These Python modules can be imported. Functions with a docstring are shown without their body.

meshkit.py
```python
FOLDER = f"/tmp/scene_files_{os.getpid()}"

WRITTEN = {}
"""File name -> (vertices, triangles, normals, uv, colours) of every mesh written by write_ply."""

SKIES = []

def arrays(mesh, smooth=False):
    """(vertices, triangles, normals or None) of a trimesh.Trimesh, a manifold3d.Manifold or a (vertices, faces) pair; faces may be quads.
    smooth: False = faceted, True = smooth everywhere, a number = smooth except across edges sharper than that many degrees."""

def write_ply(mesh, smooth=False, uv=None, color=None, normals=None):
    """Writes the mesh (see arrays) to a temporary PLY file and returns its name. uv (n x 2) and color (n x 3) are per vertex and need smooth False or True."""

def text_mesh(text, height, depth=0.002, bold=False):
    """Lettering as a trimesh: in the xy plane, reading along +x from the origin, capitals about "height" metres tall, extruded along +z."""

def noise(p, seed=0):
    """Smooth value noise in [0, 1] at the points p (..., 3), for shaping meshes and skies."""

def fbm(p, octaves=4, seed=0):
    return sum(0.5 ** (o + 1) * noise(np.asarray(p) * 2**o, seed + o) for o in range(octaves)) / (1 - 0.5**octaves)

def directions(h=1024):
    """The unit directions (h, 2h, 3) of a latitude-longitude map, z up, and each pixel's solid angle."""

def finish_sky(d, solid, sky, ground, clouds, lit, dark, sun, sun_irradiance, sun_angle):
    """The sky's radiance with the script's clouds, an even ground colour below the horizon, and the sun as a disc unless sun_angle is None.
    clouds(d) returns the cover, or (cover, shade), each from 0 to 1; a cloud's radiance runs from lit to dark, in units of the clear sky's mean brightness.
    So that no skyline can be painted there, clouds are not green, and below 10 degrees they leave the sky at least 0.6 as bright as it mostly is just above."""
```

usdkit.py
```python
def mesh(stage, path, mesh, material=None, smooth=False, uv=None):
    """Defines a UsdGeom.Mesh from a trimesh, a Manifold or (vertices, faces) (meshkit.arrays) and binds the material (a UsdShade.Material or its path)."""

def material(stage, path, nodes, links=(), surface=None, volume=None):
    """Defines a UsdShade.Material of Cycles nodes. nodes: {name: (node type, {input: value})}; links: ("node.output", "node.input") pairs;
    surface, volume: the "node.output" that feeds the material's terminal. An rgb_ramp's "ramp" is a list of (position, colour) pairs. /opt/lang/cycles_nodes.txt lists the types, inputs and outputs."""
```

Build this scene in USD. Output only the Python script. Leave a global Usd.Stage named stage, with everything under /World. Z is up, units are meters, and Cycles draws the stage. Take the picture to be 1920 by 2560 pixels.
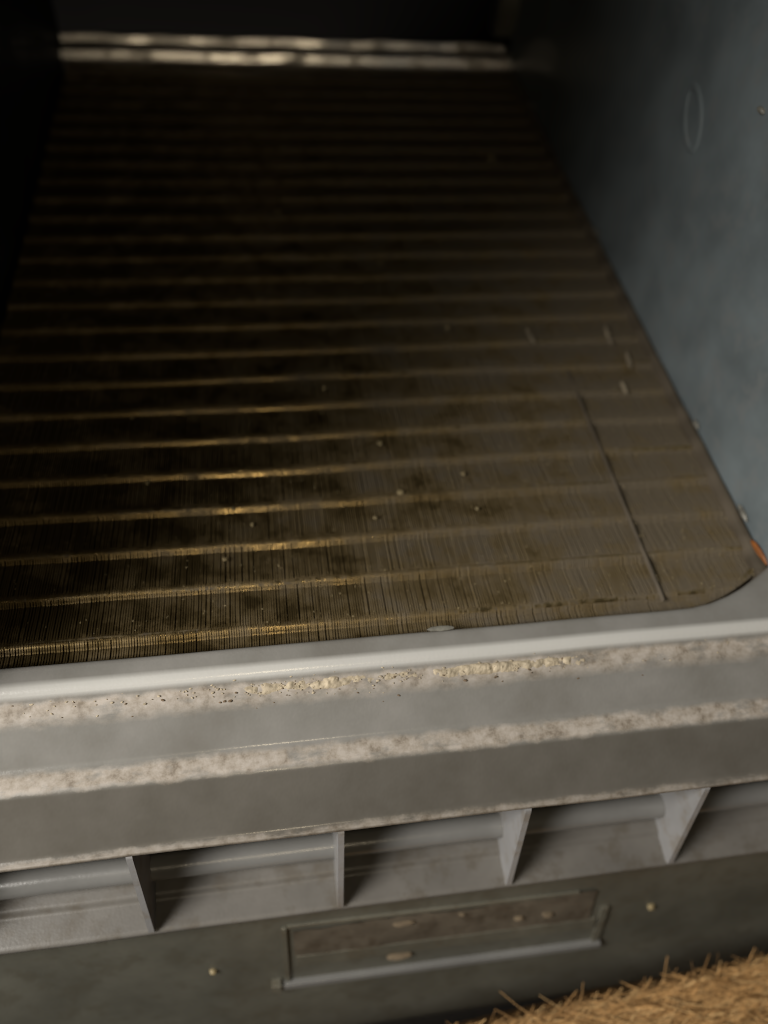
import math, random
import numpy as np
import trimesh
import usdkit, meshkit
from pxr import Usd, UsdGeom, UsdLux, Gf, Sdf
from scipy.spatial.transform import Rotation

random.seed(7)
rng = np.random.default_rng(7)
stage = Usd.Stage.CreateInMemory()
UsdGeom.SetStageUpAxis(stage, UsdGeom.Tokens.z)
UsdGeom.SetStageMetersPerUnit(stage, 1.0)
UsdGeom.Xform.Define(stage, '/World')
UsdGeom.Scope.Define(stage, '/World/Looks')

# ------------------------------------------------------------------ camera
cam = UsdGeom.Camera.Define(stage, '/World/camera')
F_PX = 771.85
cam.CreateHorizontalApertureAttr(24.0)
cam.CreateVerticalApertureAttr(32.0)
cam.CreateFocalLengthAttr(24.0 * F_PX / 768)
cam.CreateFStopAttr(3.3)
cam.CreateFocusDistanceAttr(0.290)
cam.CreateClippingRangeAttr(Gf.Vec2f(0.01, 100))
cam.CreateExposureAttr(0.05)
R = Rotation.from_euler('xyz', [0.6517248479984956, -0.07695633258238666, -0.13467525363661317]).as_matrix()
M = np.eye(4); M[:3, :3] = R.T; M[3, :3] = (0.14017430680072815, -0.1569229885598169, 0.28146335762484054)
cam.AddTransformOp().Set(Gf.Matrix4d(*M.ravel().tolist()))

# ------------------------------------------------------------------ lamps (a dim room: one warm lamp overhead, a broad room lamp from the left)
def aim(prim, pos, target):
    z = np.array(pos, float) - np.array(target, float); z /= np.linalg.norm(z)
    x = np.cross([0, 1, 0.01], z); x /= np.linalg.norm(x); y = np.cross(z, x)
    m = np.eye(4); m[0, :3], m[1, :3], m[2, :3], m[3, :3] = x, y, z, pos
    UsdGeom.Xformable(prim).AddTransformOp().Set(Gf.Matrix4d(*m.ravel().tolist()))

def rect_lamp(name, pos, target, w, h, power, color):
    l = UsdLux.RectLight.Define(stage, '/World/' + name)
    l.CreateWidthAttr(w); l.CreateHeightAttr(h); l.CreateIntensityAttr(power); l.CreateNormalizeAttr(True)
    l.CreateColorAttr(Gf.Vec3f(*color)); aim(l, pos, target)
    return l

rect_lamp('warm_lamp', (0.125, -0.58, 0.74), (0.16, 0.1, 0), 0.05, 0.05, 0.25, (1.0, 0.83, 0.57))
rect_lamp('room_lamp', (-0.48, -0.28, 0.62), (0.20, 0.0, 0.0), 0.36, 0.36, 3.6, (1.0, 0.95, 0.875))

# ------------------------------------------------------------------ materials
def mat(name, nodes, links, surface='p.BSDF'):
    return usdkit.material(stage, '/World/Looks/' + name, nodes, links, surface=surface)

def plastic(name, col, var=0.25, rough=0.36, spec=0.5, dirt=None, bump=0.15, wear=None):
    lo = tuple(c * (1 - var) for c in col); hi = tuple(c * (1 + var) for c in col)
    nodes = {
        'g': ('geometry', {}),
        'n1': ('noise_texture', {'scale': 26.0, 'detail': 5.0, 'roughness': 0.6}),
        'n2': ('noise_texture', {'scale': 900.0, 'detail': 3.0}),
        'r1': ('rgb_ramp', {'ramp': [(0.3, lo), (0.7, hi)]}),
        'rr': ('map_range', {'from_min': 0.3, 'from_max': 0.7, 'to_min': rough - 0.07, 'to_max': rough + 0.1}),
        'b': ('bump', {'strength': bump, 'distance': 0.0004}),
        'p': ('principled_bsdf', {'specular_ior_level': spec}),
    }
    links = [('g.position', 'n1.vector'), ('g.position', 'n2.vector'), ('n1.fac', 'r1.fac'), ('n1.fac', 'rr.value'),
             ('rr.result', 'p.roughness'), ('n2.fac', 'b.height'), ('b.normal', 'p.normal')]
    out = 'r1.color'
    if dirt:
        nodes.update({
            'n3': ('noise_texture', {'scale': 75.0, 'detail': 7.0, 'roughness': 0.68}),
            'd': ('rgb_ramp', {'ramp': [(0.50, (0, 0, 0)), (0.62, (1, 1, 1))]}),
            'dm': ('mix', {'mix_type': 'mix', 'color2': dirt}),
            'dk': ('math', {'math_type': 'multiply', 'value2': 0.55})})
        links += [('g.position', 'n3.vector'), ('n3.fac', 'd.fac'), ('d.color', 'dk.value1'), ('dk.value', 'dm.fac'), (out, 'dm.color1')]
        out = 'dm.color'
    links.append((out, 'p.base_color'))
    return mat(name, nodes, links)

GREY = plastic('grey_plastic', (0.25, 0.255, 0.265), 0.12, 0.40, 0.5)
WALL = plastic('blue_grey_plastic', (0.155, 0.186, 0.200), 0.22, 0.44, 0.45, (0.19, 0.205, 0.21))
DARKGREY = plastic('drab_grey_plastic', (0.110, 0.108, 0.088), 0.20, 0.40, 0.5, (0.085, 0.078, 0.058))
SHADEWALL = plastic('shade_black_plastic', (0.013, 0.013, 0.013), 0.3, 0.6, 0.2)  # near-black: the shade on the left plate put into its colour
GUSSET = plastic('pale_grey_plastic', (0.30, 0.30, 0.305), 0.15, 0.40, 0.4, (0.22, 0.19, 0.15))
FLANGE = plastic('dull_grey_plastic', (0.150, 0.142, 0.130), 0.18, 0.42, 0.4, (0.10, 0.085, 0.065))
BAR = plastic('smooth_grey_plastic', (0.20, 0.20, 0.195), 0.10, 0.24, 0.7)
FARRIM = mat('dusty_bare_metal', {'g': ('geometry', {}), 'n': ('noise_texture', {'scale': 60.0, 'detail': 6.0, 'roughness': 0.7}), 'd': ('rgb_ramp', {'ramp': [(0.48, (0, 0, 0)), (0.68, (1, 1, 1))]}),
    'c': ('mix', {'mix_type': 'mix', 'color1': (0.66, 0.63, 0.60), 'color2': (0.22, 0.19, 0.14)}), 'me': ('map_range', {'to_min': 0.9, 'to_max': 0.1}), 'ro': ('map_range', {'to_min': 0.30, 'to_max': 0.6}), 'p': ('principled_bsdf', {})},
    [('g.position', 'n.vector'), ('n.fac', 'd.fac'), ('d.color', 'c.fac'), ('c.color', 'p.base_color'), ('d.color', 'me.value'), ('me.result', 'p.metallic'), ('d.color', 'ro.value'), ('ro.result', 'p.roughness')])

# rim: grey plastic with beige scuffs on its two treads (position of the grime along y)
def rim_material():
    nodes = {
        'g': ('geometry', {}), 's': ('separate_xyz', {}),
        'n1': ('noise_texture', {'scale': 30.0, 'detail': 5.0, 'roughness': 0.6}),
        'r1': ('rgb_ramp', {'ramp': [(0.3, (0.195, 0.188, 0.172)), (0.5, (0.235, 0.23, 0.216)), (0.7, (0.275, 0.268, 0.255))]}),
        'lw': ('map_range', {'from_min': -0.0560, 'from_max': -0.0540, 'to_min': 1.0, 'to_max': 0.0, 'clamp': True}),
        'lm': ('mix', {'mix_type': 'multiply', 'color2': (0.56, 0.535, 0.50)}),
        'm': ('mapping', {'scale': (60.0, 130.0, 130.0)}),
        'n3': ('noise_texture', {'scale': 1.0, 'detail': 6.0, 'roughness': 0.65}),
        'd': ('rgb_ramp', {'ramp': [(0.30, (0, 0, 0)), (0.48, (1, 1, 1))]}),
        'dy': ('rgb_ramp', {'ramp': [(0.0, (.55, .55, .55)), (0.075, (.55, .55, .55)), (0.095, (0, 0, 0)), (0.325, (0, 0, 0)), (0.350, (.9, .9, .9)), (0.415, (.9, .9, .9)), (0.445, (0, 0, 0)), (0.60, (0, 0, 0)), (0.645, (.75, .75, .75)), (0.705, (1, 1, 1)), (0.725, (.2, .2, .2)), (0.74, (0, 0, 0)), (1, (0, 0, 0))]}),
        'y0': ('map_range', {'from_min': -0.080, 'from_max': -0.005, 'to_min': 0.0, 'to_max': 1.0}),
        'ne': ('noise_texture', {'scale': 110.0, 'detail': 5.0, 'roughness': 0.65}),
        'nf': ('math', {'math_type': 'multiply_add', 'value2': 0.055, 'value3': -0.0275}),
        'yr': ('math', {'math_type': 'add'}),
        'mul': ('math', {'math_type': 'multiply'}),
        'mul2': ('math', {'math_type': 'multiply', 'value2': 0.8}),
        'nc': ('noise_texture', {'scale': 160.0, 'detail': 4.0, 'roughness': 0.7}),
        'dc': ('rgb_ramp', {'ramp': [(0.34, (0.20, 0.155, 0.11)), (0.46, (0.38, 0.325, 0.265)), (0.62, (0.53, 0.475, 0.42))]}),
        'dm': ('mix', {'mix_type': 'mix'}),
        'glare': ('rgb_ramp', {'ramp': [(0.0, (0, 0, 0)), (0.725, (0, 0, 0)), (0.745, (.85, .85, .85)), (0.785, (.8, .8, .8)), (0.815, (0, 0, 0)), (1, (0, 0, 0))]}),  # white stripe: highlight on the rounded lip put into the colour
        'glare_mix': ('mix', {'mix_type': 'mix', 'color2': (0.62, 0.62, 0.60)}),
        'n2': ('noise_texture', {'scale': 700.0, 'detail': 3.0}),
        'ba': ('mix_float', {}),
        'b': ('bump', {'strength': 0.12, 'distance': 0.0005}),
        'rr': ('map_range', {'from_min': 0.0, 'from_max': 1.0, 'to_min': 0.22, 'to_max': 0.75}),
        'p': ('principled_bsdf', {'specular_ior_level': 0.5}),
    }
    links = [('g.position', 's.vector'), ('g.position', 'n1.vector'), ('g.position', 'm.vector'), ('m.vector', 'n3.vector'), ('g.position', 'n2.vector'), ('g.position', 'nc.vector'),
             ('n1.fac', 'r1.fac'), ('s.y', 'y0.value'), ('g.position', 'ne.vector'), ('ne.fac', 'nf.value1'), ('y0.result', 'yr.value1'), ('nf.value', 'yr.value2'), ('yr.value', 'dy.fac'), ('n3.fac', 'd.fac'), ('d.color', 'mul.value1'), ('dy.color', 'mul.value2'),
             ('mul.value', 'mul2.value1'), ('mul2.value', 'dm.fac'), ('s.y', 'lw.value'), ('lw.result', 'lm.fac'), ('r1.color', 'lm.color1'), ('y0.result', 'glare.fac'), ('glare.color', 'glare_mix.fac'), ('lm.color', 'glare_mix.color1'), ('glare_mix.color', 'dm.color1'), ('nc.fac', 'dc.fac'), ('dc.color', 'dm.color2'), ('dm.color', 'p.base_color'),
             ('mul.value', 'rr.value'), ('rr.result', 'p.roughness'), ('mul.value', 'ba.fac'), ('n2.fac', 'ba.a'), ('nc.fac', 'ba.b'), ('ba.result', 'b.height'), ('b.normal', 'p.normal')]
    return mat('scuffed_rim_plastic', nodes, links)
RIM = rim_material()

def amber(name, dark, light, rough, hatch, tint, crest_light, off=0.0):
    nodes = {
        'g': ('geometry', {}), 's': ('separate_xyz', {}),
        'n1': ('noise_texture', {'scale': 18.0, 'detail': 6.0, 'roughness': 0.65}),
        'r1': ('rgb_ramp', {'ramp': [(0.32, dark), (0.7, light)]}),
        # paler stripes at the rib crests: shading put into the colour, slightly uneven
        'nw': ('noise_texture', {'scale': 55.0, 'detail': 5.0, 'roughness': 0.7}),
        'ph': ('math', {'math_type': 'multiply_add', 'value2': 2 * math.pi / 0.02112, 'value3': -0.9 + off}),
        'pn': ('math', {'math_type': 'multiply_add', 'value2': 2.6}),
        'cs': ('math', {'math_type': 'cosine'}),
        'cm': ('map_range', {'from_min': -0.5, 'from_max': 1.0, 'to_min': 0.0, 'to_max': 1.0, 'clamp': True}),
        'wm': ('mix', {'mix_type': 'mix', 'color2': crest_light}),
        # fine teeth across the ribs
        'wv': ('wave_texture', {'wave_type': 'bands', 'bands_direction': 'x', 'profile': 'sine', 'scale': 290.0, 'distortion': 1.2, 'detail': 2.0, 'detail_scale': 0.4}),
        'm': ('mapping', {'scale': (1.0, 0.06, 0.06)}),
        'h1': ('noise_texture', {'scale': 900.0, 'detail': 2.0, 'roughness': 0.5}),
        'hm': ('math', {'math_type': 'multiply'}),
        'n4': ('noise_texture', {'scale': 260.0, 'detail': 5.0, 'roughness': 0.65}),
        'add': ('math', {'math_type': 'multiply_add', 'value2': 0.9}),
        'b': ('bump', {'strength': hatch, 'distance': 0.0005}),
        'n5': ('noise_texture', {'scale': 60.0, 'detail': 5.0, 'roughness': 0.65}),
        'rr': ('map_range', {'from_min': 0.3, 'from_max': 0.7, 'to_min': rough - 0.05, 'to_max': rough + 0.10}),
        'p': ('principled_bsdf', {'specular_ior_level': 0.7, 'specular_tint': tint}),
    }
    P = 'g.position'
    links = [(P, 's.vector'), (P, 'n1.vector'), (P, 'nw.vector'), (P, 'm.vector'), ('m.vector', 'h1.vector'), ('m.vector', 'wv.vector'), (P, 'n4.vector'), (P, 'n5.vector'),
             ('n1.fac', 'r1.fac'), ('s.y', 'ph.value1'), ('nw.fac', 'pn.value1'), ('ph.value', 'pn.value3'), ('pn.value', 'cs.value1'), ('cs.value', 'cm.value'), ('cm.result', 'wm.fac'),
             ('r1.color', 'wm.color1'), ('wm.color', 'p.base_color'),
             ('wv.fac', 'hm.value1'), ('h1.fac', 'hm.value2'), ('n4.fac', 'add.value1'), ('hm.value', 'add.value3'), ('add.value', 'b.height'), ('b.normal', 'p.normal'),
             ('n5.fac', 'rr.value'), ('rr.result', 'p.roughness')]
    return mat(name, nodes, links)
TUBE = mat('dusty_brass', {'g': ('geometry', {}), 'n': ('noise_texture', {'scale': 130.0, 'detail': 6.0, 'roughness': 0.7}), 'd': ('rgb_ramp', {'ramp': [(0.44, (0, 0, 0)), (0.60, (1, 1, 1))]}),
    'c': ('mix', {'mix_type': 'mix', 'color1': (0.24, 0.18, 0.085), 'color2': (0.08, 0.063, 0.041)}), 'me': ('map_range', {'to_min': 0.85, 'to_max': 0.05}), 'ro': ('map_range', {'to_min': 0.23, 'to_max': 0.55}),
    'n2': ('noise_texture', {'scale': 900.0, 'detail': 3.0}), 'b': ('bump', {'strength': 0.35, 'distance': 0.0004}), 'p': ('principled_bsdf', {})},
    [('g.position', 'n.vector'), ('n.fac', 'd.fac'), ('d.color', 'c.fac'), ('d.color', 'me.value'), ('d.color', 'ro.value'), ('c.color', 'p.base_color'), ('me.result', 'p.metallic'), ('ro.result', 'p.roughness'), ('g.position', 'n2.vector'), ('n2.fac', 'b.height'), ('b.normal', 'p.normal')])
FIN = mat('dusty_fin', {'g': ('geometry', {}), 's': ('separate_xyz', {}), 'n': ('noise_texture', {'scale': 45.0, 'detail': 7.0, 'roughness': 0.7}),
    'sx': ('math', {'math_type': 'multiply_add', 'value2': 1.1, 'value3': -0.20}), 'su': ('math', {'math_type': 'add'}),  # dust by noise; the extra toward the right paints in the lit haze
    'd': ('rgb_ramp', {'ramp': [(0.36, (0.12, 0.12, 0.12)), (0.66, (1, 1, 1))]}), 'c': ('mix', {'mix_type': 'mix', 'color1': (0.30, 0.215, 0.09), 'color2': (0.145, 0.118, 0.080)}),
    'me': ('map_range', {'to_min': 0.95, 'to_max': 0.0}), 'ro': ('map_range', {'to_min': 0.19, 'to_max': 0.60}), 'p': ('principled_bsdf', {'specular_ior_level': 0.4})},
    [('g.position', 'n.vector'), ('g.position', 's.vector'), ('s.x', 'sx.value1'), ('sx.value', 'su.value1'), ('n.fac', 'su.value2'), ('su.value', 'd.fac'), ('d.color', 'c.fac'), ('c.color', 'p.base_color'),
     ('d.color', 'me.value'), ('me.result', 'p.metallic'), ('d.color', 'ro.value'), ('ro.result', 'p.roughness')])
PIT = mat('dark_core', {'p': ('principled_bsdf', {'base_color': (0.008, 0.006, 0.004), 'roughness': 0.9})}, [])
EDGE = amber('pale_brown_edge', (0.05, 0.04, 0.028), (0.10, 0.082, 0.06), 0.45, 0.3, (1, .95, .85), (0.10, 0.082, 0.06))
def plain(name, col, rough=0.7, **kw):
    lo = tuple(c * 0.6 for c in col); hi = tuple(min(1, c * 1.3) for c in col)
    return mat(name, {'g': ('geometry', {}), 'n': ('noise_texture', {'scale': 220.0, 'detail': 5.0, 'roughness': 0.65}), 'r': ('rgb_ramp', {'ramp': [(0.3, lo), (0.7, hi)]}),
                      'b': ('bump', {'strength': 0.4, 'distance': 0.0005}), 'p': ('principled_bsdf', {'roughness': rough, **kw})},
               [('g.position', 'n.vector'), ('n.fac', 'r.fac'), ('r.color', 'p.base_color'), ('n.fac', 'b.height'), ('b.normal', 'p.normal')])
CRUMB = plain('pale_crumb', (0.30, 0.24, 0.13), 0.5)
SLIVER = plain('dusty_sliver', (0.24, 0.20, 0.14), 0.7)
SCRAP = plain('dull_scrap', (0.16, 0.12, 0.075), 0.8)
DIRT = plain('beige_crust', (0.47, 0.40, 0.29), 0.7)
DIRTD = plain('brown_crust', (0.17, 0.12, 0.075), 0.7)
ORANGE = plain('orange_plastic', (0.22, 0.075, 0.016), 0.5)
FLAKE = plain('clear_flake', (0.19, 0.185, 0.16), 0.3)
GROUND = plain('dark_earth', (0.009, 0.007, 0.005), 0.95)
LABELM = plastic('stained_paper', (0.115, 0.098, 0.075), 0.30, 0.55, 0.4, (0.05, 0.035, 0.022))
HOLDER = plastic('label_holder_plastic', (0.130, 0.125, 0.100), 0.22, 0.24, 0.7, (0.10, 0.085, 0.06))
STRAWS = []
for k, c in enumerate([(0.50, 0.29, 0.115), (0.30, 0.165, 0.06), (0.62, 0.40, 0.18)]):
    STRAWS.append(plain('straw_tone_%d' % k, c, 0.6))

# ------------------------------------------------------------------ helpers
used = {}
def path_of(name, parent=None):
    base = (str(parent.GetPath()) if parent else '/World') + '/' + name
    n = used.get(base, -1) + 1; used[base] = n
    return base if n == 0 else '%s_%03d' % (base, n)

def obj(name, mesh, m, parent=None, smooth=35):
    return usdkit.mesh(stage, path_of(name, parent), mesh, m, smooth=smooth).GetPrim()

def thing(name, label, cat, group=None):
    p = UsdGeom.Xform.Define(stage, path_of(name)).GetPrim()
    return tag(p, label, cat, group)

def tag(p, label=None, cat=None, group=None, kind=None):
    for k, v in (('label', label), ('category', cat), ('group', group), ('kind', kind)):
        if v: p.SetCustomDataByKey(k, v)
    return p

def fillet(pts, radii, n=5):
    pts = [np.array(p, float) for p in pts]; out = []
    for i, p in enumerate(pts):
        r = radii[i] if i < len(radii) else 0
        if r <= 0 or i in (0, len(pts) - 1):
            out.append(p); continue
        a, b = pts[i - 1] - p, pts[i + 1] - p
        la, lb = np.linalg.norm(a), np.linalg.norm(b)
        d = min(r, la * 0.45, lb * 0.45)
        p0, p1 = p + a / la * d, p + b / lb * d
        for t in np.linspace(0, 1, n):
            out.append((1 - t) ** 2 * p0 + 2 * t * (1 - t) * p + t ** 2 * p1)
    return np.array(out)

def grid(P):
    """quads over an (n, m, 3) array"""
    n, m = P.shape[:2]
    i = np.arange(n * m).reshape(n, m)
    f = np.stack([i[:-1, :-1], i[:-1, 1:], i[1:, 1:], i[1:, :-1]], -1).reshape(-1, 4)
    return trimesh.Trimesh(P.reshape(-1, 3), np.vstack([f[:, :3], f[:, [0, 2, 3]]]), process=False)

def loft(rings, caps=True):
    """closed rings (n, m, 3) joined into a solid"""
    P = np.asarray(rings); n, m = P.shape[:2]
    Q = np.concatenate([P, P[:, :1]], 1)
    i = np.arange(n * m).reshape(n, m); j = np.concatenate([i, i[:, :1]], 1)
    f = np.stack([j[:-1, :-1], j[:-1, 1:], j[1:, 1:], j[1:, :-1]], -1).reshape(-1, 4)
    f = np.vstack([f[:, :3], f[:, [0, 2, 3]]])
    if caps:
        import shapely
        flat = P[0][:, 1:]
        tri = trimesh.creation.triangulate_polygon(shapely.Polygon(flat), engine='earcut')[1]
        vv = trimesh.creation.triangulate_polygon(shapely.Polygon(flat), engine='earcut')[0]
        idx = np.array([np.argmin(((flat - q) ** 2).sum(1)) for q in vv])
        f = np.vstack([f, idx[tri], idx[tri][:, ::-1] + (n - 1) * m])
    t = trimesh.Trimesh(P.reshape(-1, 3), f, process=False)
    t.fix_normals()
    return t

def extrude_x(profile, x0, x1, nx=2, jit=0.0, seed=0):
    pr = np.asarray(profile, float); xs = np.linspace(x0, x1, nx); rings = []
    for x in xs:
        d = np.zeros_like(pr)
        if jit:
            q = np.stack([np.full(len(pr), x * 40.0), pr[:, 0] * 60, pr[:, 1] * 60], 1)
            d = (np.stack([meshkit.noise(q, seed), meshkit.noise(q, seed + 9)], 1) - 0.5) * 2 * jit
        rings.append(np.column_stack([np.full(len(pr), x), pr + d]))
    return loft(rings)

def rbox(x0, x1, y0, y1, z0, z1, r=0.0008):
    import manifold3d as m3
    s = [m3.Manifold.sphere(r, 12).translate((x, y, z)) for x in (x0 + r, x1 - r) for y in (y0 + r, y1 - r) for z in (z0 + r, z1 - r)]
    return m3.Manifold.batch_hull(s)

def lump(r, seed, squash=(1, 1, .6), sub=2):
    s = trimesh.creation.icosphere(sub, 1.0); v = s.vertices.copy()
    v *= (0.65 + 0.7 * meshkit.fbm(v * 1.6 + seed * 3.1, 3, seed))[:, None]
    s.vertices = v * r * np.array(squash)
    return s

# ------------------------------------------------------------------ shared dimensions
W = 0.36
PITCH = 0.02112
YB = 0.508
def front_edge(x):
    """front outline of the tray opening: straight, rounded into the right wall"""
    return np.interp(x, [-0.2, 0.18, 0.300, 0.314, 0.324, 0.333, 0.342, 0.350, 0.356, 0.3605, 0.5], [-0.0115, -0.0105, -0.0103, -0.0100, -0.0085, -0.0058, -0.0020, 0.0023, 0.0058, 0.0085, 0.0085])

# ------------------------------------------------------------------ ground
g = trimesh.creation.box([6, 6, 0.02]); g.apply_translation((0.2, 0.5, -0.2390))
tag(obj('ground', g, GROUND, smooth=False), kind='structure')

# ------------------------------------------------------------------ the crate
crate = thing('plastic_frame', 'grey moulded plastic frame around the finned core, with stepped dirty rim and row of gussets', 'frame')

# stepped front rim
prof = [(-0.0115, -0.010), (-0.0115, 0.0060), (-0.0226, 0.0055), (-0.0262, 0.0018), (-0.0313, 0.0002), (-0.0461, -0.0122), (-0.0549, -0.0132), (-0.0728, -0.0296), (-0.0756, -0.0299), (-0.0757, -0.0322), (-0.0725, -0.0325), (-0.060, -0.024), (-0.052, -0.0165), (-0.0445, -0.0155), (-0.030, -0.004), (-0.024, -0.006), (-0.0165, -0.012)]
rad = [0, 0.003, 0.0036, 0.0015, 0.003, 0.0014, 0.0022, 0.0014, 0.0008, 0.0008, 0, 0, 0, 0, 0, 0, 0]
fp = fillet(prof, rad)
xs = np.unique(np.concatenate([np.linspace(-0.14, 0.30, 60), np.linspace(0.30, 0.365, 28), np.linspace(0.365, 0.52, 14)]))
rings = []
for x in xs:
    d = front_edge(x) - (-0.0105)
    y, z = fp[:, 0].copy(), fp[:, 1].copy()
    w = np.clip((y + 0.0200) / 0.0085, 0, 1)
    y = y + w * d
    q = np.stack([np.full(len(y), x * 22.0), y * 40, z * 40], 1)
    z = z + (meshkit.noise(q, 3) - 0.5) * 0.0009
    y = y + (meshkit.noise(q, 5) - 0.5) * 0.0007
    rings.append(np.column_stack([np.full(len(y), x), y, z]))
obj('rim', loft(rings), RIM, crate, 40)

# inner floor of the crate below the sheet
obj('floor_panel', rbox(-0.002, 0.3625, -0.0095, 0.52, -0.0180, -0.0120), DARKGREY, crate)

# right wall: tall plate, slightly bowed, with a moulded oval
def wall_sheet(x_in, thick, y0, y1, z0, z1, sgn, seed):
    ys, zs = np.linspace(y0, y1, 70), np.linspace(z0, z1, 50)
    Y, Z = np.meshgrid(ys, zs, indexing='ij')
    q = np.stack([Y * 9, Z * 9, Y * 0], -1)
    wob = (meshkit.fbm(q, 2, seed) - 0.5) * 0.0022
    fil = 0.006 * np.clip(1 - (Z - z0) / 0.010, 0, 1) ** 2 * 0
    X = x_in + sgn * (wob * np.clip((Z + 0.002) / 0.03, 0, 1)) - sgn * fil
    a = np.stack([X, Y, Z], -1)
    b = np.stack([np.full_like(X, x_in + sgn * thick), Y, Z], -1)
    ta, tb = grid(a), grid(b)
    parts = [ta, tb]
    for e, s in ((np.s_[0, :], 0), (np.s_[-1, :], 1), (np.s_[:, 0], 2), (np.s_[:, -1], 3)):
        parts.append(grid(np.stack([a[e], b[e]], 0)))
    t = trimesh.util.concatenate(parts); t.merge_vertices(); t.fix_normals()
    return t
rw = obj('side_plate', wall_sheet(0.3605, 0.004, -0.012, 0.523, -0.012, 0.46, 1, 11), WALL, crate, 40)
# moulded oval ring on the wall
th = np.linspace(0, 2 * np.pi, 49)[:-1]
cy, cz, ry, rz = 0.2095, 0.1055, 0.0150, 0.0125
def ring_at(r_off, xx):
    c, s = np.cos(th), np.sin(th)
    a = math.radians(40)
    yy, zz = (ry + r_off) * c, (0.0075 + r_off) * s
    return np.column_stack([np.full(len(th), xx), cy + yy * math.cos(a) - zz * math.sin(a), cz + yy * math.sin(a) + zz * math.cos(a)])
oval = np.stack([ring_at(0.0030, 0.3614), ring_at(0.0018, 0.3602), ring_at(0.0, 0.3595), ring_at(-0.0018, 0.3602), ring_at(-0.0030, 0.3614)], 1)
oval = np.concatenate([oval, oval[:1]], 0)
obj('oval_boss', grid(oval), WALL, rw, True)
obj('side_plate', wall_sheet(-0.0005, 0.004, -0.036, 0.523, -0.012, 0.46, -1, 23), SHADEWALL, crate, 40)  # left plate: unseen height and forward reach shaped to block the lamp

# far rim: a lower ledge, a groove and a crusted upper strip
low = fillet([(0.5225, -0.012), (0.5080, -0.012), (0.5080, 0.0012), (0.5110, 0.0068), (0.5125, 0.0078), (0.5225, 0.0078)], [0, .002, .0015, .0015, .001, 0])
obj('ledge', extrude_x(low, 0.0, 0.3602, 60, 0.0006, 31), FARRIM, crate)
up = fillet([(0.5150, 0.0108), (0.5120, 0.0114), (0.5102, 0.0126), (0.5128, 0.0170), (0.5138, 0.0176), (0.5145, 0.0170)], [0, .001, .001, .0015, .001, 0])
obj('lip', extrude_x(up, 0.002, 0.352, 120, 0.0010, 37), FARRIM, crate)
lug = fillet([(0.524, 0.020), (0.521, 0.040), (0.525, 0.052), (0.536, 0.056), (0.540, 0.040), (0.540, 0.020)], [0, .004, .004, .004, .004, 0])
obj('corner_lug', extrude_x(lug, 0.345, 0.392, 8, 0.0012, 41), DARKGREY, crate)

# recess under the lip: back panel, round bar, lower flange and the gussets
obj('recess_panel', extrude_x([(-0.052, -0.020), (-0.0600, -0.0855), (-0.0570, -0.0855), (-0.049, -0.020)], -0.14, 0.52, 3), DARKGREY, crate)
ang = np.linspace(0, 2 * np.pi, 33)[:-1]
BC = (-0.0688, -0.0785)
obj('round_bar', extrude_x(np.column_stack([BC[0] + 0.0056 * np.cos(ang), BC[1] + 0.0056 * np.sin(ang)]), -0.139, 0.519, 20, 0.0002, 47), BAR, crate, 60)
fl = fillet([(-0.0715, -0.0955), (-0.0718, -0.0880), (-0.0775, -0.0886), (-0.0795, -0.0904), (-0.0905, -0.0915), (-0.0921, -0.0922), (-0.0922, -0.0950), (-0.0895, -0.0955)], [0, 0, .0016, .001, .0012, .001, .001, 0])
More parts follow.
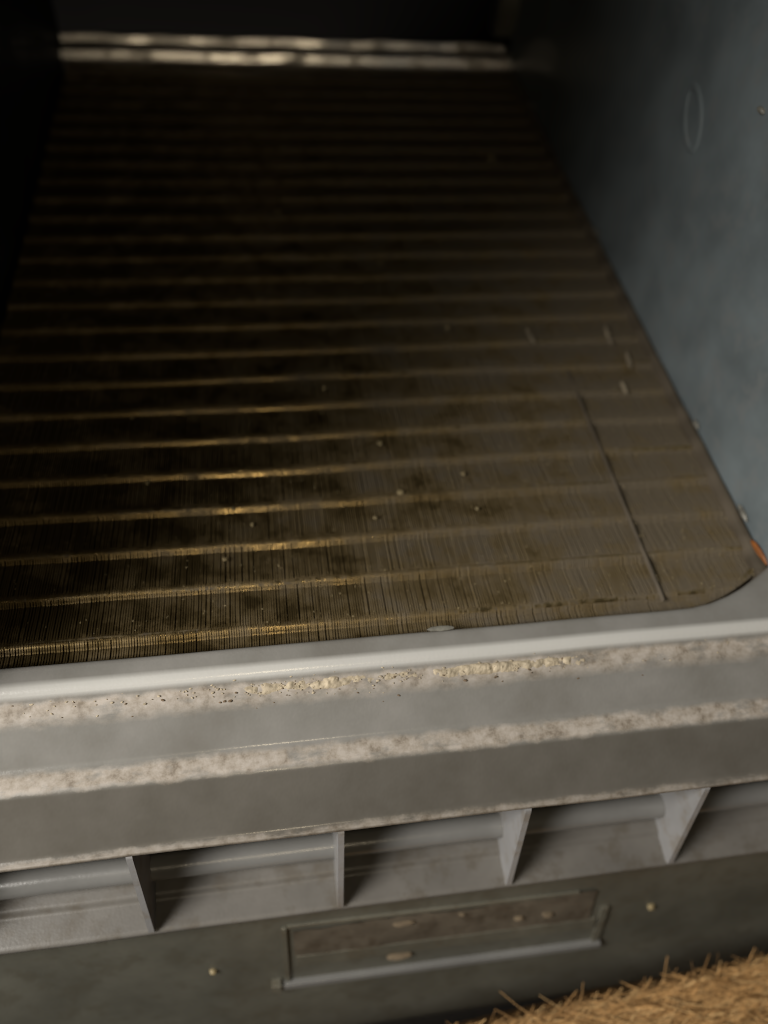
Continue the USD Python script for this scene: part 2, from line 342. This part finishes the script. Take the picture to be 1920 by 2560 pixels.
obj('flange', extrude_x(fl, -0.141, 0.521, 50, 0.0003, 51), FLANGE, crate)
for gx in (0.0020, 0.0790, 0.1587, 0.2345, 0.3120, 0.3900):
    gp = fillet([(-0.0600, -0.0270), (-0.0748, -0.0318), (-0.0760, -0.0330), (-0.0921, -0.0905), (-0.0905, -0.0918), (-0.0790, -0.0908), (-0.0768, -0.0890), (-0.0600, -0.0886)], [0, .0005, .0008, .0008, .0006, 0, 0, 0], 3)
    t0, t1 = 0.0011, 0.0013
    obj('gusset', extrude_x(gp, gx - t0, gx + t1, 2), GUSSET, crate)

# sloping base wall with the label holder
A60 = math.radians(70)
W0 = np.array([-0.0900, -0.1150]); D = np.array([-math.cos(A60), -math.sin(A60)]); N = np.array([-math.sin(A60), math.cos(A60)])
def on(s, h=0.0):
    return W0 + D * s + N * h
bw = fillet([tuple(on(-0.004, 0)), tuple(on(0.112, 0)), tuple(on(0.1195, -0.003)), tuple(on(0.120, -0.006)), tuple(on(-0.004, -0.004))], [0, .004, .003, 0, 0])
base = obj('apron', extrude_x(bw, -0.142, 0.522, 60, 0.0004, 57), DARKGREY, crate)
def slab(x0, x1, s0, s1, h0, h1, skew=0.0, r=0.0005, n=2, jit=0.0, seed=0):
    """a bar lying on the base wall"""
    p = fillet([tuple(on(s0, h0)), tuple(on(s0, h1)), tuple(on(s1, h1)), tuple(on(s1, h0))], [0, r, r, 0], 4)
    t = extrude_x(p, x0, x1, n, jit, seed)
    v = t.vertices.copy(); k = (v[:, 0] - x0) / (x1 - x0)
    v[:, 1] += D[0] * skew * k; v[:, 2] += D[1] * skew * k
    t.vertices = v
    return t
hold = obj('label_holder', slab(0.1300, 0.2960, 0.0520, 0.0560, 0.0, 0.0030, 0.004), BAR, crate)
tag(hold, 'shiny lower rail of the label holder')
obj('rail', slab(0.1350, 0.2770, 0.0035, 0.0060, 0.0, 0.0010, 0.0045), HOLDER, hold)
obj('rail', slab(0.1385, 0.2900, 0.0300, 0.0390, 0.0, 0.0014, 0.0040), HOLDER, hold)
obj('end_stop', slab(0.1322, 0.1345, 0.0050, 0.0550, 0.0, 0.0012), HOLDER, hold)
obj('end_stop', slab(0.2915, 0.2950, 0.0250, 0.0610, 0.0, 0.0016), HOLDER, hold)
obj('catch', slab(0.1255, 0.1300, 0.0500, 0.0570, 0.0, 0.0040, 0, .001), HOLDER, hold)

# the card in the holder, stained and torn
card_pts = []
cx = np.linspace(0.1375, 0.2860, 70)
top = 0.0085 + 0.0035 * (meshkit.fbm(np.stack([cx * 60, cx * 0, cx * 0], 1), 3, 61) - 0.3)
bot = 0.0300 + 0.004 * (cx - 0.1375) / 0.15 + 0.0008 * meshkit.noise(np.stack([cx * 90, cx * 0, cx * 0], 1), 62)
rows = np.linspace(0, 1, 10)
P = np.zeros((len(cx), len(rows), 3))
for j, r in enumerate(rows):
    s = top * (1 - r) + bot * r
    h = 0.0004 + 0.0012 * meshkit.fbm(np.stack([cx * 120, s * 200, cx * 0], 1), 3, 63)
    P[:, j, 0] = cx; P[:, j, 1] = W0[0] + D[0] * s + N[0] * h; P[:, j, 2] = W0[1] + D[1] * s + N[1] * h
Pb = P.copy(); Pb[..., 1] -= N[0] * 0.0003; Pb[..., 2] -= N[1] * 0.0003
card = trimesh.util.concatenate([grid(P), grid(Pb)])
tag(obj('label_card', card, LABELM, None, True), 'brown stained paper strip lying in the label holder', 'label')

def crumb(name, pos, r, seed, m, label, cat, group=None, squash=(1, 1, .6), rot=None, parent=None):
    t = lump(r, seed, squash)
    if rot is not None: t.apply_transform(trimesh.transformations.rotation_matrix(rot, (0, 0, 1)))
    t.apply_translation(pos)
    return tag(obj(name, t, m, parent, True), label, cat, group)

def onp(x, s, h=0.0):
    p = on(s, h); return (x, p[0], p[1])
for k, (x, s, r, lab) in enumerate([(0.2623, 0.0225, 0.0022, 'brightest pale scrap at the right end of the label holder'), (0.2475, 0.0225, 0.0019, 'pale round scrap left of the brightest scrap in the label holder'),
                                    (0.1895, 0.0130, 0.0018, 'long pale scrap on the upper edge of the label card near its middle'), (0.2180, 0.0120, 0.0013, 'small pale scrap on the card above the holder middle, right of the long scrap'),
                                    (0.1884, 0.0420, 0.0022, 'pinkish scrap on the rail below the label card')]):
    crumb('paper_scrap', onp(x, s, 0.0016), r, 70 + k, SCRAP, lab, 'scrap', None, (2.8 if k in (2, 4) else 1.3, .8, .28))
crumb('dirt_speck', onp(0.0988, 0.0335, 0.0006), 0.0016, 81, CRUMB, 'pale speck stuck on the frame apron left of the label holder', 'speck')
crumb('dirt_speck', onp(0.3193, 0.0309, 0.0006), 0.0019, 82, CRUMB, 'pale speck stuck on the frame apron right of the label holder', 'speck')

# ------------------------------------------------------------------ the ribbed sheet in the crate
def rib_profile(u):
    """one lap: steep rounded nose towards the viewer, long slope away; u in [0,1) measured from the crest going away"""
    u = u % 1.0
    slope = (1 - u / 0.80)
    rise = np.sin(np.pi / 2 * np.clip((u - 0.83) / 0.17, 0, 1))
    return np.where(u < 0.83, 0.5 + 0.5 * np.cos(np.pi * (u / 0.83)), rise)

core = thing('radiator_core', 'dusty brown finned radiator core with thin brass tubes across it', 'radiator')
T_X0, T_X1, FIN_TOP, DEEP = 0.0035, 0.3560, 0.0002, -0.0118
def tube_mesh(k):
    """one flat tube seen on its rounded edge, a little bent and uneven"""
    y0 = k * PITCH; hw = 0.00165; half = math.radians(46); Rn = hw / math.sin(half)
    xs = np.linspace(T_X0, T_X1, 110); rings = []
    for x in xs:
        if k == 0 and False: pass
        lo = float(front_edge(x)) + 0.0014
        w = (meshkit.noise(np.array([[x * 14, k * 3.7, 0]]), 21)[0] - .5) * 0.0012 + (meshkit.noise(np.array([[x * 90, k * 5.1, 0]]), 22)[0] - .5) * 0.0004
        dz = (meshkit.noise(np.array([[x * 40, k * 2.3, 1]]), 23)[0] - .5) * 0.0005
        yc = max(y0 + w, lo + hw)
        a = np.linspace(-half, half, 9)
        ring = [(yc - hw, DEEP)] + [(yc + Rn * math.sin(t), dz + FIN_TOP - 0.00030 - Rn * (1 - math.cos(t))) for t in a] + [(yc + hw, DEEP)]
        rings.append([(x, p, q) for p, q in ring])
    return loft(np.array(rings))
for k in range(0, 24):
    obj('tube', tube_mesh(k), TUBE, core, 40)
rf = np.random.default_rng(303)
FIN_U = np.array([0.0, 0.07, 0.22, 0.42, 0.64, 0.825, 0.85, 0.88, 0.91, 0.94, 0.97, 1.0])
def fin_row(k, pitch):
    """thin upright plates whose edges rise in a rounded nose over each tube, slightly bent one by one"""
    n = int((T_X1 - T_X0) / pitch); m = len(FIN_U)
    xs = T_X0 + (np.arange(n) + .5) * pitch
    lean = (meshkit.fbm(np.stack([xs * 25, np.full(n, k * 1.7), xs * 0], 1), 3, 51) - .5) * 0.0006 + rf.normal(size=n) * 0.00006
    wav = (meshkit.noise(np.stack([xs * 14, np.full(n, k * 3.7), xs * 0], 1), 21) - .5) * 0.0012
    dz = (meshkit.noise(np.stack([xs * 40, np.full(n, k * 2.3), xs * 0 + 1], 1), 23) - .5) * 0.0005 + rf.normal(size=n) * 0.00008
    bow = rf.normal(size=n) * 0.00008; xs = xs + rf.normal(size=n) * 0.00008
    th = 0.00031
    y = (k + FIN_U)[None, :] * PITCH + wav[:, None]
    z = FIN_TOP + AMP * (rib_profile(np.where(FIN_U >= 1, 0, FIN_U)) - 1.0)[None, :] + dz[:, None]
    keep = np.ones(n, bool)
    if k < 2:
        fe = np.array([float(front_edge(x)) + 0.0010 for x in xs]); y = np.maximum(y, fe[:, None]); keep = y[:, -1] > fe + 0.001
    x0 = xs[:, None] + bow[:, None] * np.sin(np.pi * FIN_U)[None, :]
    xt = x0 + lean[:, None]
    V = np.stack([np.stack([x0 - th, y, np.full_like(y, DEEP)], -1), np.stack([xt - th, y, z], -1), np.stack([xt + th, y, z], -1), np.stack([x0 + th, y, np.full_like(y, DEEP)], -1)], 2)[keep]
    nk = len(V); V = V.reshape(-1, 3)
    q = np.arange(m - 1) * 4; F1 = []
    for a, b in ((0, 1), (1, 2), (2, 3)):
        F1 += [np.stack([q + a, q + b, q + b + 4], 1), np.stack([q + a, q + b + 4, q + a + 4], 1)]
    F1 = np.vstack(F1)
    F = (F1[None] + (np.arange(nk) * 4 * m)[:, None, None]).reshape(-1, 3)
    return trimesh.Trimesh(V, F, process=False)
AMP = 0.0021
rows = [fin_row(k, 0.0010 if k < 13 else 0.0016) for k in range(-1, 24)]
tag(obj('fins', trimesh.util.concatenate(rows), FIN, core, False), kind='stuff')
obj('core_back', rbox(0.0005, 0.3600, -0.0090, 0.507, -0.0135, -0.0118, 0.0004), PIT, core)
sheet = core
# thin raised seam fold between the two
ys = np.linspace(-0.0045, 0.165, 110); P = np.zeros((len(ys), 5, 3))
for i, y in enumerate(ys):
    xo = 0.3058 + (meshkit.noise(np.array([[y * 18, 0, 0]]), 5)[0] - 0.5) * 0.003
    hh = 0.0004 + 0.0014 * max(0.0, meshkit.fbm(np.array([[y * 22, 3, 0]]), 3, 9)[0] - 0.25) * (1 - y / 0.34)
    ww = 0.0006 + 0.0014 * meshkit.noise(np.array([[y * 14, 7, 0]]), 5)[0]
    for j, (dx, dz) in enumerate([(-1, -0.6), (-0.5, 0.6), (0, 1), (0.6, 0.5), (1.2, -0.6)]):
        P[i, j] = (xo + dx * ww, y, 0.0006 - 0.004 * max(0, (y - .12) / .045) + dz * hh)
obj('seam_fold', grid(P), EDGE, sheet, True)
# pale bent edge against the wall
ys = np.linspace(0.004, 0.50, 220); P = np.zeros((len(ys), 6, 3))
for i, y in enumerate(ys):
    n1 = meshkit.fbm(np.array([[y * 25, 1, 0]]), 3, 13)[0] - 0.5
    wd = 0.0030 + 0.0018 * n1
    for j, (dx, dz) in enumerate([(-1.3, -0.0050), (-1.0, 0.0008), (-0.4, 0.0022), (0.1, 0.0030), (0.5, 0.0026), (0.7, -0.002)]):
        P[i, j] = (0.3580 + dx * wd + 0.0006 * n1, y, dz + 0.0010 * n1)
obj('bent_edge', grid(P), EDGE, sheet, True)
t = trimesh.creation.icosphere(3, 1.0); t.vertices *= np.array([0.0011, 0.0072, 0.0022]); t.apply_transform(trimesh.transformations.rotation_matrix(0.10, (0, 0, 1))); t.apply_translation((0.3590, 0.0150, 0.0030))
tag(obj('orange_chip', t, ORANGE, None, True), 'orange chip at the front corner of the core against the right side plate', 'chip')

# debris on the sheet
LONE = {(0.0839, 0.0781): 'pale crumb farthest left on the finned core', (0.1998, 0.0641): 'brightest pale crumb sitting on a tube near the middle of the core', (0.1702, 0.1357): 'yellowish crumb between two tubes above the middle of the core',
        (0.3105, 0.3641): 'faint crumb far back near the right wall'}
for k, (x, y, r) in enumerate([(0.3105, 0.3641, .0022), (0.2134, 0.2422, .0012), (0.1812, 0.2293, .0012), (0.1702, 0.1357, .0014), (0.0839, 0.0781, .0014), (0.1941, 0.0953, .0012), (0.1998, 0.0641, .0014),
                               (0.2318, 0.0732, .0011), (0.1183, 0.033, .0012), (0.1306, 0.0506, .0008), (0.2438, 0.1805, .0014), (0.2342, 0.0519, .0010), (0.0747, 0.1198, .0009), (0.186, 0.0502, .0012), (0.1227, 0.0603, .0009), (0.1548, 0.2977, .0012)]):
    zz = 0.0003
    lab = LONE.get((x, y))
    crumb('crumb', (x, y, zz + r * 0.3), r, 200 + k, CRUMB, lab or 'tiny pale crumb lying on the dark finned core', 'crumb', None if lab else 'tiny crumbs on the finned core', (rng.uniform(.8, 1.5), rng.uniform(.7, 1.1), .45), rng.uniform(0, 3))
for k, (x, y, a, l, lab) in enumerate([(0.2904, 0.1710, 1.45, .0062, 'short upright pale sliver left of the seam'), (0.3369, 0.1700, 1.25, .0080, 'larger pale sliver right of the seam near the wall'), (0.3420, 0.1490, 1.2, .0070, 'dull pale sliver just below the larger sliver near the wall'), (0.3320, 0.1270, 1.3, .0050, 'small pale sliver, lowest of those between seam and wall')]):
    t = lump(1, 300 + k, (l, 0.0013, 0.0010), 3); t.apply_transform(trimesh.transformations.rotation_matrix(a + .25, (0, 0, 1))); t.apply_translation((x, y, 0.0010))
    tag(obj('sliver', t, SLIVER, None, True), lab, 'sliver')
for k, (x, y, z, l, lab) in enumerate([(0.3588, 0.266, 0.0045, .0042, 'pale lump added for a glint at the wall foot beside the middle tubes'), (0.3590, 0.435, 0.0050, .0050, 'dim pale lump added for a glint at the wall foot, farthest back'),
                                       (0.3592, 0.094, 0.0048, .0030, 'small pale lump added for a glint at the wall foot in the front third of the core'), (0.3592, 0.036, 0.0055, .0048, 'pale lump added for a glint at the wall foot just behind the orange chip'), (0.3600, 0.158, 0.1340, .0030, 'pale lump added for a glint high on the right wall near the oval mark')]):
    t = lump(1, 340 + k, (0.0012, l, 0.0013), 3); t.apply_translation((x, y, z))
    tag(obj('wall_glint', t, FLAKE, None, True), lab, 'scrap')  # pale lumps added to stand for glints on the wall
t = lump(1, 320, (0.0052, 0.0011, 0.0004), 3); t.apply_translation((0.2045, -0.0118, 0.0064))
tag(obj('clear_flake', t, FLAKE, None, True), 'shiny pale flake on the inner edge of the frame rim', 'flake')

# fine dust and flecks on the ribs
rd = np.random.default_rng(17); parts = []
for k in range(1500):
    x = 0.01 + 0.345 * rd.beta(1.4, 1.0); y = 0.34 * rd.beta(0.9, 1.5)
    u = (y / PITCH) % 1
    zz = (FIN_TOP + AMP * (float(rib_profile(np.array([u]))[0]) - 1.0)) if x < .304 else 0.0006
    t = trimesh.creation.icosphere(0, 1.0); t.vertices *= rd.uniform(0.4, 1.2, t.vertices.shape)
    rr_ = rd.uniform(0.00012, 0.00042)
    t.vertices *= np.array([rr_ * rd.uniform(.7, 2.2), rr_, rr_ * .5]); t.apply_transform(trimesh.transformations.rotation_matrix(rd.uniform(0, 3), (0, 0, 1)))
    t.apply_translation((x, y, zz + 0.0002)); parts.append(t)
tag(obj('dust', trimesh.util.concatenate(parts), CRUMB, None, True), 'fine pale dust and flecks scattered over the finned core', 'dust', None, 'stuff')

# dried dirt caked along the groove of the rim
def cake(n, seed, m, rmin, rmax, dens, ymean, ysd, zfun, label, name):
    r = np.random.default_rng(seed); parts = []
    while len(parts) < n:
        x = r.uniform(-0.03, 0.44)
        if r.uniform() > dens(x): continue
        rad = rmin + (rmax - rmin) * r.uniform() ** 2.2
        y = ymean + r.normal() * ysd
        t = lump(rad, int(r.integers(1, 5000)), (1.5, .9, .55), 1)
        t.apply_transform(trimesh.transformations.rotation_matrix(r.uniform(-.6, .6), (0, 0, 1)))
        t.apply_translation((x, y, zfun(y)))
        parts.append(t)
    return tag(obj(name, trimesh.util.concatenate(parts), m, None, True), label, 'dirt', None, 'stuff')
rimz = lambda y: float(np.interp(y, [-0.0549, -0.0461, -0.0313, -0.0256, -0.0234, -0.012], [-0.0132, -0.0122, 0.0002, 0.0022, 0.0050, 0.0060]))
dens = lambda x: float(0.22 + 0.78 * np.exp(-((x - 0.19) / 0.07) ** 2)) * (0.35 + 0.65 * float(meshkit.noise(np.array([[x * 55, 0, 0]]), 77)[0] > 0.42))
cxs = np.linspace(-0.03, 0.44, 1500); cys = np.linspace(0, 1, 14); P = np.zeros((len(cxs), len(cys), 3))
X, V = np.meshgrid(cxs, cys, indexing='ij')
q = np.stack([X * 60, V * 0 + 3, V * 0], -1)
hi_y = -0.0254 - 0.0012 * meshkit.fbm(q, 3, 401); lo_y = -0.0296 - 0.0032 * meshkit.fbm(q * 1.3 + 5, 4, 402)
Y = hi_y * (1 - V) + lo_y * V
Zb = np.interp(Y, [-0.0549, -0.0461, -0.0313, -0.0256, -0.0234, -0.012], [-0.0132, -0.0122, 0.0002, 0.0022, 0.0050, 0.0060])
hump = np.sin(np.pi * V) ** 0.6
q = np.stack([X * 420, Y * 520, Zb * 0], -1)
amount = (0.25 + 0.75 * np.exp(-((X - 0.20) / 0.10) ** 2)) * np.clip(meshkit.fbm(np.stack([X * 38, V * 0, V * 0 + 9], -1), 3, 403) * 2.2 - 0.35, 0, 1)
hgt = -0.0012 + amount * hump * (0.0010 + 0.0026 * (meshkit.fbm(q, 4, 404) - 0.22))
P[..., 0] = X; P[..., 1] = Y - 0.25 * hgt; P[..., 2] = Zb + hgt
tag(obj('dried_dirt', grid(P[:, ::-1]), DIRT, None, True), 'beige dried dirt caked along the upper step of the rim', 'dirt', None, 'stuff')
cake(260, 1, DIRT, 0.0002, 0.0005, dens, -0.0284, 0.0017, rimz, 'small pale grains scattered along the upper step of the rim', 'dirt_grains')
cake(60, 2, DIRTD, 0.0002, 0.0006, dens, -0.0308, 0.0020, rimz, 'dark brown dirt specks below the beige crust on the rim', 'dark_dirt')

# ------------------------------------------------------------------ straw beside the crate
r = np.random.default_rng(5); buckets = [[], [], []]
def straw_z(x, y):
    return -0.163 + 0.012 * np.clip((x - 0.20) / 0.2, 0, 1) + 0.010 * np.clip((-0.13 - y) / 0.05, 0, 1)
def straw(x, y, z, a, l, w, bend, tilt):
    n = 6; s = np.linspace(-.5, .5, n)
    px = s * l; py = bend * (s * s) * l; pz = tilt * s * l + 0.1 * bend * l * s * s
    wv = w * (1 - 0.5 * np.abs(s) * 1.6)
    ca, sa = math.cos(a), math.sin(a)
    out = np.zeros((n, 3, 3))
    for j, (o, h) in enumerate([(-1, -.0), (0, .5), (1, 0)]):
        yy = py + o * wv
        out[:, j] = np.column_stack([x + px * ca - yy * sa, y + px * sa + yy * ca, z + pz + h * wv])
    return grid(out)
for k in range(11000):
    x = r.uniform(0.12, 0.52); lim = -0.1395 + 0.0088 * np.clip((x - 0.22) / 0.15, -1, 1.5)
    y = lim - abs(r.normal()) * 0.035 - 0.002 + r.normal() * 0.0012
    if y < -0.26: continue
    l = r.uniform(0.008, 0.055); edge = lim - y < 0.006
    a = r.normal() * 0.24 + 0.10 if not (edge and r.uniform() < .006) else r.uniform(0.3, 0.8)
    if edge: l *= 0.5
    buckets[int(r.choice(3, p=[.5, .28, .22]))].append(straw(x, y, straw_z(x, y) + r.uniform(-0.006, 0.002), a, l, r.uniform(0.00012, 0.00045), r.normal() * .35, r.normal() * .06))
st = UsdGeom.Xform.Define(stage, path_of('straw')).GetPrim()
tag(st, 'golden brown straw and wood fibres lying beside the frame', 'straw', None, 'stuff')
for k in range(3):
    obj('fibres', trimesh.util.concatenate(buckets[k]), STRAWS[k], st, True)

bx, by = np.linspace(0.10, 0.54, 90), np.linspace(0, 1, 40)
X, V = np.meshgrid(bx, by, indexing='ij')
lim = -0.1405 + 0.0088 * np.clip((X - 0.22) / 0.15, -1, 1.5)
Y = lim + 0.008 - V * 0.146
Z = straw_z(X, Y) - 0.005 - np.clip((Y - lim + 0.002) / 0.009, 0, 1) ** 0.7 * 0.07 + 0.005 * (meshkit.fbm(np.stack([X * 60, Y * 160, X * 0], -1), 3, 71) - 0.5)
obj('bed', grid(np.stack([X, Y, Z], -1)[:, ::-1]), STRAWS[1], st, True)
